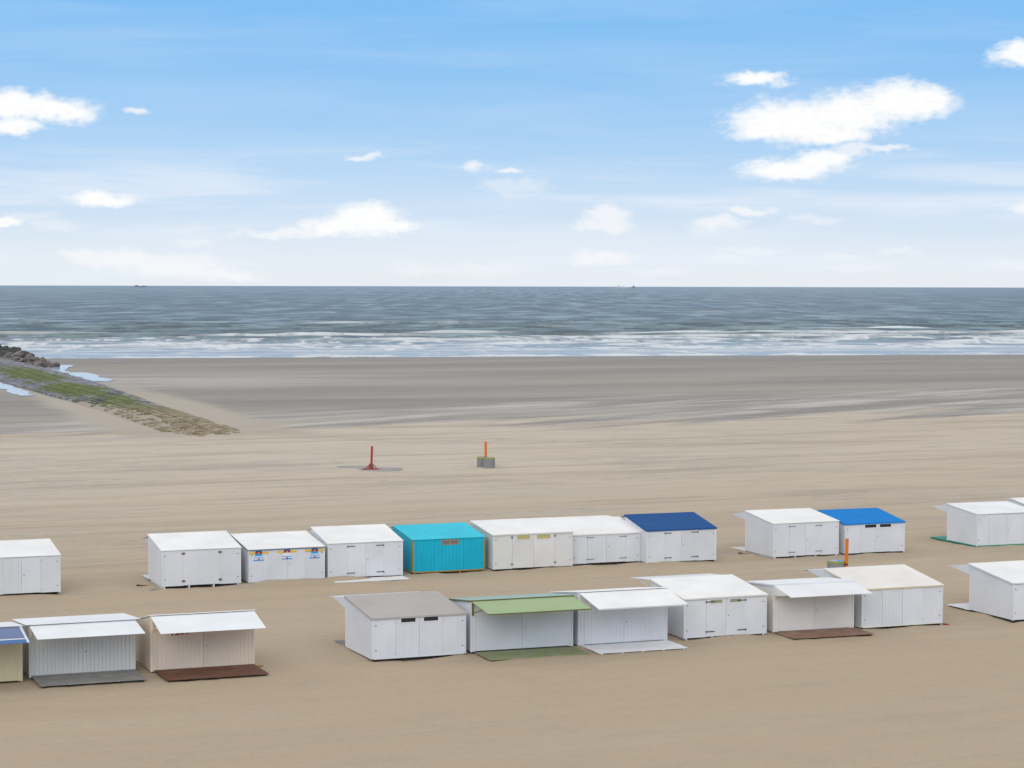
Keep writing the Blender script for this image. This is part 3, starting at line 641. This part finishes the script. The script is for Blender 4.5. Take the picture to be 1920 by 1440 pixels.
def pole(x, y, h, m, label, r=.12, lean=(0, 0)):
    root = empty('marker_pole', (x, y, gz(x, y))); tag(root, label, 'marker pole', 'marker poles on the beach')
    root.rotation_euler = (R(lean[0]), R(lean[1]), 0)
    bm = NB(); cyl(bm, (0,0,0), r, -.3, h, 16); obj('post', bm, m, root)
    bm = NB(); cyl(bm, (0,0,0), r+.012, h+.001, h+.03, 16, r*.6); obj('cap', bm, m, root)
    return root
drum(-2.02, 190.6, .52, .85, 'round concrete drum with lime rim, right one beside the far orange pole')
drum(-2.62, 191.6, .48, .84, 'smaller concrete drum tucked behind the left of the far orange pole drum')
pole(-2.33, 191.9, 2.2, M['orange'], 'short orange pole standing between two concrete drums on open sand', .115)
drum(17.82, 118.15, .47, .98, 'concrete drum with blue and pink painted top behind the front row', lid=True)
pn = pole(18.36, 118.05, 2.22, M['orange'], 'tall orange pole strapped to the painted drum behind the front row', .095, (0, 1.2))
bm = NB(); cyl(bm, (0,0,0), .115, .80, .86, 16); obj('strap_band', bm, M['iron'], pn)
rp = pole(-12.27, 188.0, 2.0, M['red'], 'red pole on a splayed foot, leftmost of the beach poles', .10, (0, 2))
bm = NB()
for k in range(4):
    a = k*math.pi/2+.5; beam(bm, (.09*math.cos(a), .09*math.sin(a), .50), (.55*math.cos(a), .55*math.sin(a), .06), .065)
obj('foot_brace', bm, M['rusty'], rp)
bm = NB(); box(bm, -.75, .75, -.5, .5, .03, .07); cyl(bm, (0,0,0), .17, .071, .42, 12, .12); obj('foot_plate', bm, M['red'], rp)
def slab(pts, x, y, z0, z1, label, name='concrete_slab'):
    bm = NB(); n = len(pts)
    vb = [bm.verts.new((a, b_, z0)) for a, b_ in pts]; vt = [bm.verts.new((a*.97, b_*.94, z1)) for a, b_ in pts]
    bm.faces.new(vt); bm.faces.new(vb[::-1])
    for i in range(n): bm.faces.new((vb[i], vb[(i+1)%n], vt[(i+1)%n], vt[i]))
    o = obj(name, bm, M['slab']); o.location = (x, y, gz(x, y)); tag(o, label, 'slab'); return o
slab([(-1.4,-1.6),(.6,-2.1),(2.2,-.6),(1.9,1.6),(.2,2.4),(-1.6,1.7),(-2.0,0)], -11.6, 188.0, -.1, .035, 'flat grey slab under the red pole')
slab([(-1.0,-1.0),(1.3,-1.1),(1.4,1.0),(-.8,1.3),(-1.6,.3)], -14.0, 190.2, -.1, .05, 'grey slab half buried just left of the red pole foot')

# scraps lying on the sand
def scrap(x, y, L, wd, m, rz, label):
    bm = NB(); box(bm, -L/2, L/2, -wd/2, wd/2, -.02, .035); box(bm, -L/2+.05, -L/2+.05+wd, -wd*1.2, wd*1.2, .036, .06)
    bmesh.ops.bevel(bm, geom=bm.edges[:], offset=.008, segments=1, affect='EDGES')
    o = obj('wood_scrap', bm, m); o.location = (x, y, gz(x, y)+.01); o.rotation_euler = (0, .05, rz); tag(o, label, 'scrap wood', 'wood scraps on the sand')
x_, y_ = hp('B1', -.55, 2.2); scrap(x_, y_, .75, .12, M['brown_wood'], .3, 'brown board end by the left wall of the hut with rusty hinges')
x_, y_ = hp('B1', -.35, .2); scrap(x_, y_, .55, .16, M['grey_wood'], 1.1, 'short grey board at the near left corner of the hut with rusty hinges')
x_, y_ = hp('B8', -.5, 2.9); scrap(x_, y_, .6, .14, M['pink_wood'], .2, 'pinkish board end beside the hut with the stained roof')
x_, y_ = hp('F8', 4.75, .25); scrap(x_, y_, .32, .12, M['red'], .4, 'small red board end at the right corner of the ivory roofed hut')
x_, y_ = hp('F2', 4.7, .2); scrap(x_, y_, .22, .10, M['orange_wood'], .9, 'small ochre board end at the right corner of the lettered hut')

# ------------------------------------------------------------------ ground sheet
def axis(segs):
    v = [segs[0][0]]
    for a, b_, st in segs:
        n = max(1, int(round((b_-a)/st))); v += list(np.linspace(a, b_, n+1)[1:])
    return np.array(v)
xs = axis([(-3000,-600,300),(-600,-140,20),(-140,-42,3),(-42,46,.28),(46,140,3),(140,600,20),(600,3000,300)])
ys = axis([(-400,40,40),(40,76,2),(76,142,.28),(142,200,1.),(200,560,3),(560,900,40)])
# the groyne lies lower down the beach: keep the sheet just under it
XX, YY = np.meshgrid(xs, ys); ZZ = ground_z(XX, YY)
g = grid_mesh('sand', XX, YY, ZZ, sm); tag(g, kind='structure')

# ------------------------------------------------------------------ sea
wm_, t, b = mat('sea_water')
pos = t.n.new('ShaderNodeNewGeometry').outputs['Position']; px, py, pz = t.sep(pos)
SB = t.m('ADD', t.m('MULTIPLY', px, math.cos(SH)), t.m('MULTIPLY', py, math.sin(SH))); QB = t.m('SUBTRACT', t.m('ADD', t.m('MULTIPLY', px, SHN[0]), t.m('MULTIPLY', py, SHN[1])), SHT)
def sn(a, bq, seed, det=5, rough=.6, dist=.4): return t.noise(t.xyz(t.m('MULTIPLY', SB, a), t.m('MULTIPLY', QB, bq), seed), 1., det, rough, dist)
at = t.n.new('ShaderNodeAttribute'); at.attribute_name = 'foam'; foamA = at.outputs['Fac']
lg = t.m('LOGARITHM', t.m('ADD', QB, 120.), 2.718)                     # spreads detail with distance off shore
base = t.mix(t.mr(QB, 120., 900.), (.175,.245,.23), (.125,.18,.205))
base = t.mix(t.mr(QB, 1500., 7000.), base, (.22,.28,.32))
n_mid = sn(.03, .12, 2.); base = t.mix(t.mr(n_mid, .42, .62, 0., .55), base, (.045,.062,.07))
base = t.mix(t.m('MULTIPLY', t.mr(sn(.008, .02, 4., 4), .45, .65, 0., .6), t.mr(QB, 900., 200.)), base, (.12,.135,.10))
LG2 = t.noise(t.xyz(t.m('MULTIPLY', px, .045), t.m('MULTIPLY', lg, 9.), 8.), 1., 4, .62, .5)
LG3 = t.noise(t.xyz(t.m('MULTIPLY', px, .11), t.m('MULTIPLY', lg, 22.), 18.), 1., 3, .6, .5)
base = t.mix(t.mr(LG2, .49, .58, 0., .85), base, (.03,.05,.06))
base = t.mix(t.mr(LG3, .52, .62, 0., .5), base, (.05,.065,.06))
base = t.mix(t.mr(LG2, .46, .38, 0., .7), base, (.26,.33,.38))
# foam
cover = t.ramp(t.m('DIVIDE', QB, 600.), [(0., (.95,)*3), (.03, (.62,)*3), (.10, (.82,)*3), (.25, (.80,)*3), (.36, (.62,)*3), (.46, (.26,)*3), (.7, (.08,)*3), (1., (.0,)*3)])
f1 = sn(.05, .045, 12., 5, .64, .8); f2 = sn(.16, .10, 15., 4, .66, .8)
fn = t.m('ADD', t.m('MULTIPLY', f1, .62), t.m('MULTIPLY', f2, .38))
thr = t.m('SUBTRACT', .80, t.m('MULTIPLY', cover, .37))
fo = t.mr(t.m('SUBTRACT', fn, thr), -.02, .07)
brk = t.m('MULTIPLY', foamA, t.mr(f2, .30, .52, .35, 1.))
fo = t.m('MAXIMUM', fo, brk, clamp=True)
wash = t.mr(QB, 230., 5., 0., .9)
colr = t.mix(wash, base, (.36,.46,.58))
colr = t.mix(t.m('MULTIPLY', fo, .92), colr, (.78,.81,.84))
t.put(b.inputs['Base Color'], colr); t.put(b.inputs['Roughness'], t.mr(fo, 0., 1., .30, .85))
b.inputs['IOR'].default_value = 1.33; b.inputs['Specular IOR Level'].default_value = .25
bump(t, b, t.m('ADD', t.m('MULTIPLY', sn(.12, .35, 31., 6, .65), 1.), t.m('MULTIPLY', LG2, .6)), 1., 1.6)

qs = [-6.]; st = 1.3
while qs[-1] < 90000:
    if qs[-1] > 420: st *= 1.035
    qs.append(qs[-1]+st)
qs = np.array(qs); nx = 300
sv = np.linspace(-1, 1, nx)
HW = 330+.45*np.maximum(qs, 0)
Sg = sv[None]*HW[:, None]+60; Qg = np.repeat(qs[:, None], nx, 1)
amp = np.clip(Qg/140, 0.02, 1)
stp = np.gradient(qs)[:, None]
def wave(lam, ang, a, seed, ch=1.5):
    c, s_ = math.cos(R(ang)), math.sin(R(ang))
    ph = 2*math.pi*(Qg*c+Sg*s_)/lam+5.5*vnoise(Sg/(lam*2.6)+seed, Qg/(lam*1.4), 20+seed)*2
    k = np.clip(1.2-stp*3.5/lam, 0, 1)
    grp = .5+1.*(vnoise(Sg/(lam*1.7), Qg/(lam*1.1)+seed, 40+seed)+.5)
    return a*k*grp*(((1+np.sin(ph))/2)**ch*2-1)
Z = amp*(wave(34, 4, .30, 1, 2.2)+wave(19, -9, .22, 2, 1.8)+wave(11, 14, .13, 3)+wave(7, -22, .07, 4))
foam = np.zeros_like(Z)
def breaker(q0, s0, s1, h, width, wob=6, seed=0, fm=1.):
    global Z, foam
    qc = q0+wob*vnoise(Sg/45.+seed*3.1, Sg*0+seed, 60+seed)*2+2.5*vnoise(Sg/9., Sg*0+seed, 80+seed)
    e = np.clip((Sg-s0)/25, 0, 1)*np.clip((s1-Sg)/25, 0, 1)*(.55+.9*np.clip(vnoise(Sg/22.+seed, Sg*0, 90+seed)+.4, 0, 1))
    d = Qg-qc
    prof = np.where(d < 0, np.exp(-(d/(width*.45))**2), np.exp(-(d/(width*1.6))**2))
    Z = Z+h*e*prof
    foam = np.maximum(foam, fm*np.clip(e*1.3, 0, 1)*np.clip(1.25-np.abs(d-width*.1)/(width*1.1), 0, 1))
# s measured along the waterline, metres
breaker(60, -340, 400, .35, 4, 10, 1); breaker(95, -60, 330, .5, 5, 12, 2); breaker(140, -300, -90, .5, 5, 12, 3, .9)
breaker(150, 60, 420, .7, 6, 14, 4); breaker(185, 95, 420, .6, 7, 12, 5, .95); breaker(22, -340, 420, .12, 4, 6, 6, .6); breaker(38, -340, 420, .18, 4, 8, 7, .8)
breaker(205, 20, 110, .8, 6, 6, 8); breaker(228, 160, 360, .8, 7, 12, 9); breaker(245, 95, 150, .9, 6, 4, 10, .8)
breaker(115, -340, 20, .4, 5, 12, 11, .8); breaker(300, 250, 330, .9, 8, 6, 12); breaker(430, 75, 130, .9, 9, 6, 13, .8); breaker(440, 130, 165, 1.0, 9, 4, 14, .8)
breaker(215, -120, -60, .8, 6, 5, 15, .8); breaker(235, -60, 20, .8, 6, 5, 16, .6); breaker(820, 360, 395, 1.2, 14, 6, 17, .8); breaker(600, 225, 250, 1., 12, 5, 18, .6)
# scattered small whitecaps
r_ = np.random.default_rng(5)
for i in range(75):
    q0 = 230+1700*r_.random()**1.5; s0 = (-1+2*r_.random())*(230+.25*q0)+60; L = 6+22*r_.random()
    d = (Qg-q0-2*vnoise(Sg/14., Sg*0+i, 120+i)*2); e = np.clip(1-np.abs(Sg-s0)/L, 0, 1)
    foam = np.maximum(foam, .75*e*np.clip(1.2-np.abs(d)/(2.5+q0*.004), 0, 1))
Z = Z*np.clip((Qg+2)/30, .02, 1)
XXs = Sg*math.cos(SH)+(Qg+SHT)*SHN[0]; YYs = Sg*math.sin(SH)+(Qg+SHT)*SHN[1]
sea = grid_mesh('sea', XXs, YYs, Z, wm_, attrs={'foam': foam}); tag(sea, kind='structure')

# ------------------------------------------------------------------ tide pools
pm_, t, b = mat('pool_water')
b.inputs['Base Color'].default_value = (.42,.48,.55,1); b.inputs['Roughness'].default_value = .15; b.inputs['IOR'].default_value = 1.33
pos = t.n.new('ShaderNodeNewGeometry').outputs['Position']; bump(t, b, t.noise(pos, 1.5, 4), .25, .03)
def G(px_, py_, z=.0):
    """ground point seen at a pixel of the 1920 px wide photograph"""
    v = cam.matrix_world.to_3x3() @ Vector(((px_-960)/4050, (720-py_)/4050, -1)); k = (z-16)/v.z; return (v.x*k, v.y*k)
def pool(pts, label):
    P = [Vector(G(*p)) for p in pts]; Pn = []
    for i in range(len(P)):                                     # ragged edge
        a, c = P[i], P[(i+1) % len(P)]
        for k in range(6):
            q = a.lerp(c, k/6); j = .06*(c-a).length; Pn.append((q.x+random.uniform(-j, j)*.6, q.y+random.uniform(-j, j)*.6))
    zz = max(gz(*q) for q in Pn)+.004; zz = .06
    c = sum((Vector(q) for q in Pn), Vector((0, 0)))/len(Pn)
    bm = NB(); vs = [bm.verts.new((q[0]-c.x, q[1]-c.y, 0)) for q in Pn]; f = bm.faces.new(vs)
    bmesh.ops.triangulate(bm, faces=[f])
    o = obj('tide_pool', bm, pm_); o.location = (c.x, c.y, zz); tag(o, kind='structure'); return o
pool([(92,684),(140,685),(128,690),(122,694),(130,699),(160,699),(184,703),(188,708),(205,711),(218,712),(200,716),(170,715),(150,708),(120,699),(88,692)], 'a')
pool([(-40,708),(0,717),(30,728),(72,742),(40,743),(22,738),(14,731),(-40,728)], 'b')

# ------------------------------------------------------------------ groyne of stone blocks
gm, t, b = mat('groyne_stone')
pos = t.n.new('ShaderNodeNewGeometry').outputs['Position']
ga = t.n.new('ShaderNodeAttribute'); ga.attribute_name = 'along'; al = ga.outputs['Fac']
gb = t.n.new('ShaderNodeAttribute'); gb.attribute_name = 'shade'; shd = gb.outputs['Fac']
gc_ = t.n.new('ShaderNodeAttribute'); gc_.attribute_name = 'across'; ac = gc_.outputs['Fac']
nz = t.noise(t.vm('MULTIPLY', pos, (.10, .045, 0.)), 1., 6, .65); nz2 = t.noise(t.vm('MULTIPLY', pos, (.5, .18, 0.)), 1., 5, .6)
stone = t.mix(shd, (.14,.14,.165), (.33,.325,.365))
stone = t.mix(t.mr(al, 62., 40.), stone, t.mix(shd, (.20,.165,.10), (.36,.29,.19)))
algae = t.mix(nz2, (.07,.11,.015), (.20,.215,.07))
am_ = t.m('MULTIPLY', t.mr(al, 215., 160.), t.mr(al, 30., 60.))
amk = t.m('MULTIPLY', am_, t.mr(t.m('SUBTRACT', t.m('ADD', nz, t.m('MULTIPLY', nz2, .3)), t.m('MULTIPLY', t.m('ABSOLUTE', t.m('SUBTRACT', ac, -.5)), .05)), .42, .56))
cg = t.mix(amk, stone, algae)
bk = t.m('MULTIPLY', t.mr(t.noise(t.vm('MULTIPLY', pos, (.22, .05, 0.)), 1., 4), .5, .6), t.m('MULTIPLY', t.mr(al, 45., 60.), t.mr(al, 110., 80.)))
cg = t.mix(t.m('MULTIPLY', bk, .8), cg, (.085,.088,.095))
cg = t.mix(t.m('MULTIPLY', t.mr(nz2, .56, .7), t.mr(al, 60., 10., .15, .9)), cg, (.42,.36,.29))
t.put(b.inputs['Base Color'], cg); t.put(b.inputs['Roughness'], .7); b.inputs['Specular IOR Level'].default_value = .3
bump(t, b, t.noise(pos, 5., 3), .5, .05)
GA = Vector((-31.3, 229.)); GB = Vector((-124.9, 492.)); gdir = (GB-GA).normalized(); gn = Vector((gdir.y, -gdir.x)); GL = (GB-GA).length
verts, faces, av, sh_, acv = [], [], [], [], []
a_ = 0.
rr = random.Random(3)
while a_ < GL:
    Lb = 1.0
    hwid = 4.3+2.8*min(1, max(0, a_-50)/80)
    ncol = int(2*hwid/.78)
    for k in range(ncol):
        cx = -hwid+(k+.5)*.78; off = (k % 2)*.5
        if a_ < 14 and abs(cx+rr.uniform(-1, 1)) > 1.5+a_*.45: continue
        if rr.random() < .02+.6*max(0, 1-a_/26): continue
        if a_ > 14 and cx < -hwid+1.5+1.5*math.sin(a_*.05) and a_ < 95 and rr.random() < .6: continue
        rise = .62*(1-(cx/(hwid+.3))**2)+.10; rise = rise*min(1, .12+a_/45)+(.07 if k % 3 == 0 else 0)
        zc = .06+rise+rr.uniform(-.035, .035); hl, hw_ = Lb*.47, .335
        tilt = rr.uniform(-.03, .03)
        i0 = len(verts)
        for (dx, dy, dz) in ((-1,-1,0),(1,-1,0),(1,1,0),(-1,1,0),(-.93,-.93,1),(.93,-.93,1),(.93,.93,1),(-.93,.93,1)):
            q = GA+gdir*(a_+off+dy*hl)+gn*(cx+dx*hw_)
            verts.append((q.x, q.y, zc-.06-.5*(1-dz)+dz*tilt*dx)); av.append(a_); acv.append(cx); 
        s1 = rr.random(); sh_ += [s1]*8
        faces += [tuple(i0+j for j in f) for f in ((4,5,6,7),(0,1,5,4),(1,2,6,5),(2,3,7,6),(3,0,4,7))]
    a_ += Lb+.06
me = bpy.data.meshes.new('block_paving'); me.from_pydata(verts, [], faces)
for nme, arr in (('along', av), ('shade', sh_), ('across', acv)):
    at = me.attributes.new(nme, 'FLOAT', 'POINT'); at.data.foreach_set('value', np.array(arr, np.float32))
me.materials.append(gm)
groot = empty('stone_groyne', (GA.x, GA.y, 0)); tag(groot, 'low stone block groyne with green algae running from the beach to the sea', 'groyne')
go = bpy.data.objects.new('block_paving', me); COL.objects.link(go); go.parent = groot; go.matrix_parent_inverse = Matrix.Translation((-GA.x, -GA.y, 0)); 
# earth core below the blocks
bm = NB(); rows = []
for i in range(41):
    aa = GL*i/40; hwid = (4.3+2.8*min(1, max(0, aa-50)/80))*(min(1, .35+aa/22)); row = []
    for j in range(9):
        v = -1+j/4; cx = v*(hwid+.9); rise = (.62*(1-v*v)+.04)*min(1, .12+aa/45)
        q = GA+gdir*aa+gn*cx; row.append(bm.verts.new((q.x-GA.x, q.y-GA.y, (-.3 if abs(v) == 1 or i == 0 else -.08)+rise)))
    rows.append(row)
for i in range(40):
    for j in range(8): bm.faces.new((rows[i][j], rows[i][j+1], rows[i+1][j+1], rows[i+1][j]))
gsm, t, b = mat('groyne_joint_sand')
pos = t.n.new('ShaderNodeNewGeometry').outputs['Position']
t.put(b.inputs['Base Color'], t.mix(t.mr(t.sep(pos)[1], 330., 270.), (.17,.165,.17), (.36,.31,.25))); b.inputs['Roughness'].default_value = .95
obj('core', bm, gsm, groot, True)

# boulders at its seaward end
rm, t, b = mat('boulder_rock')
oi = t.n.new('ShaderNodeObjectInfo').outputs['Random']; oc = t.n.new('ShaderNodeTexCoord').outputs['Object']
rk = t.mix(oi, (.10,.088,.085), (.27,.235,.22)); rk = t.mix(t.mr(t.noise(oc, 1.6, 5, .65), .4, .65), rk, (.07,.065,.065))
pz_ = t.sep(t.n.new('ShaderNodeNewGeometry').outputs['Position'])
rk = t.mix(t.mr(pz_[1], 455., 475.), rk, (.035,.045,.04))
t.put(b.inputs['Base Color'], rk); b.inputs['Roughness'].default_value = .8
bump(t, b, t.noise(oc, 3, 5, .7), .8, .1)
protos = []
for k in range(7):
    bm = NB(); bmesh.ops.create_icosphere(bm, subdivisions=3, radius=1)
    rg = random.Random(k); cuts = [(Vector((rg.gauss(0,1), rg.gauss(0,1), rg.gauss(0,1))).normalized(), rg.uniform(.45,.85)) for _ in range(11)]
    for v in bm.verts:
        for n_, d_ in cuts:
            e = v.co.dot(n_)-d_
            if e > 0: v.co -= n_*e
        v.co *= 1+.03*rg.uniform(-1, 1)
    me = bpy.data.meshes.new('boulder'); bm.to_mesh(me); bm.free(); me.materials.append(rm); protos.append(me)
rg = random.Random(9)
for i in range(240):
    u_ = rg.random(); 
    ppx = -60+ 165*u_; top = np.interp(ppx, [-60,0,40,60,85,105], [640,650,660,668,679,687]); bot = np.interp(ppx, [-60,0,30,60,105], [664,674,683,688,689])
    ppy = top+6+(bot-top-4)*rg.random()
    if ppy > bot: ppy = bot
    gx_, gy_ = G(ppx, ppy)
    sz = rg.uniform(.5, 1.15)*(1.15 if ppx < 40 else .85)
    edge_ = min(1, (bot-ppy)/8+.35)
    o = bpy.data.objects.new('boulder', protos[i % 7]); COL.objects.link(o)
    o.location = (gx_, gy_, -.05+sz*.3*edge_+rg.uniform(0, .9)*edge_); o.scale = (sz*1.35, sz*1.05, sz*.72); o.rotation_euler = (rg.uniform(-.4,.4), rg.uniform(-.4,.4), rg.uniform(0, 6.3))
    tag(o, 'rough boulder in the dark rubble heap at the seaward end of the groyne', 'boulder', 'boulders heaped beside the groyne')

# ------------------------------------------------------------------ far ships and beacon
def ship(u_px, dist, L, h, m, label, houses):
    X = (u_px-960)/4050*dist; root = empty('cargo_ship', (X, dist, 0)); tag(root, label, 'ship')
    bm = NB(); n = 12; B_ = L*.13; vb, vt = [], []
    prof = [(-.5,.35),(-.47,.8),(-.3,1),(.25,1),(.4,.75),(.5,.02)]
    ring = [(x0*L, -y0*B_/2) for x0, y0 in prof]+[(x0*L, y0*B_/2) for x0, y0 in prof[::-1]]
    vb = [bm.verts.new((x0*.96, y0*.8, -2)) for x0, y0 in ring]; vt = [bm.verts.new((x0, y0, h+(h*.35 if x0 > L*.38 else 0))) for x0, y0 in ring]
    for i in range(len(ring)): bm.faces.new((vb[i], vb[(i+1)%len(ring)], vt[(i+1)%len(ring)], vt[i]))
    bm.faces.new(vt); bm.faces.new(vb[::-1]); obj('hull', bm, m, root)
    for x0, x1, hh_ in houses:
        bm = NB(); box(bm, x0*L, x1*L, -B_*.4, B_*.4, h+.01, h+hh_); box(bm, (x0+x1)/2*L-L*.01, (x0+x1)/2*L+L*.01, -2, 2, h+hh_, h+hh_*1.5); obj('superstructure', bm, m, root)
ship(264, 21000, 125, 8, M['ship'], 'distant dark cargo ship low on the horizon, left of centre', [(-.42,-.2,9),(.1,.35,5)])
ship(1168, 24000, 150, 9, M['ship_pale'], 'distant pale ship on the horizon, just left of the dark beacon', [(-.42,-.25,16),(-.1,.2,6)])
def beacon(px_, dist):
    root = empty('sea_beacon', ((px_-960)/4050*dist, dist, 0)); tag(root, 'small dark beacon platform standing on the horizon right of centre', 'beacon')
    bm = NB()
    for sx in (-1, 1):
        for sy in (-1, 1): beam(bm, (5*sx, 5*sy, -3), (3*sx, 3*sy, 9), 1.2)
    obj('leg_frame', bm, M['ship'], root)
    bm = NB(); box(bm, -6.5, 6.5, -6, 6, 9, 16); obj('platform', bm, M['ship'], root)
    bm = NB(); cyl(bm, (0,0,0), 3, 16.01, 21, 12); cyl(bm, (0,0,0), 3.4, 21.01, 22, 12, 1.); obj('lantern', bm, M['ship'], root)
beacon(1187.5, 12500)
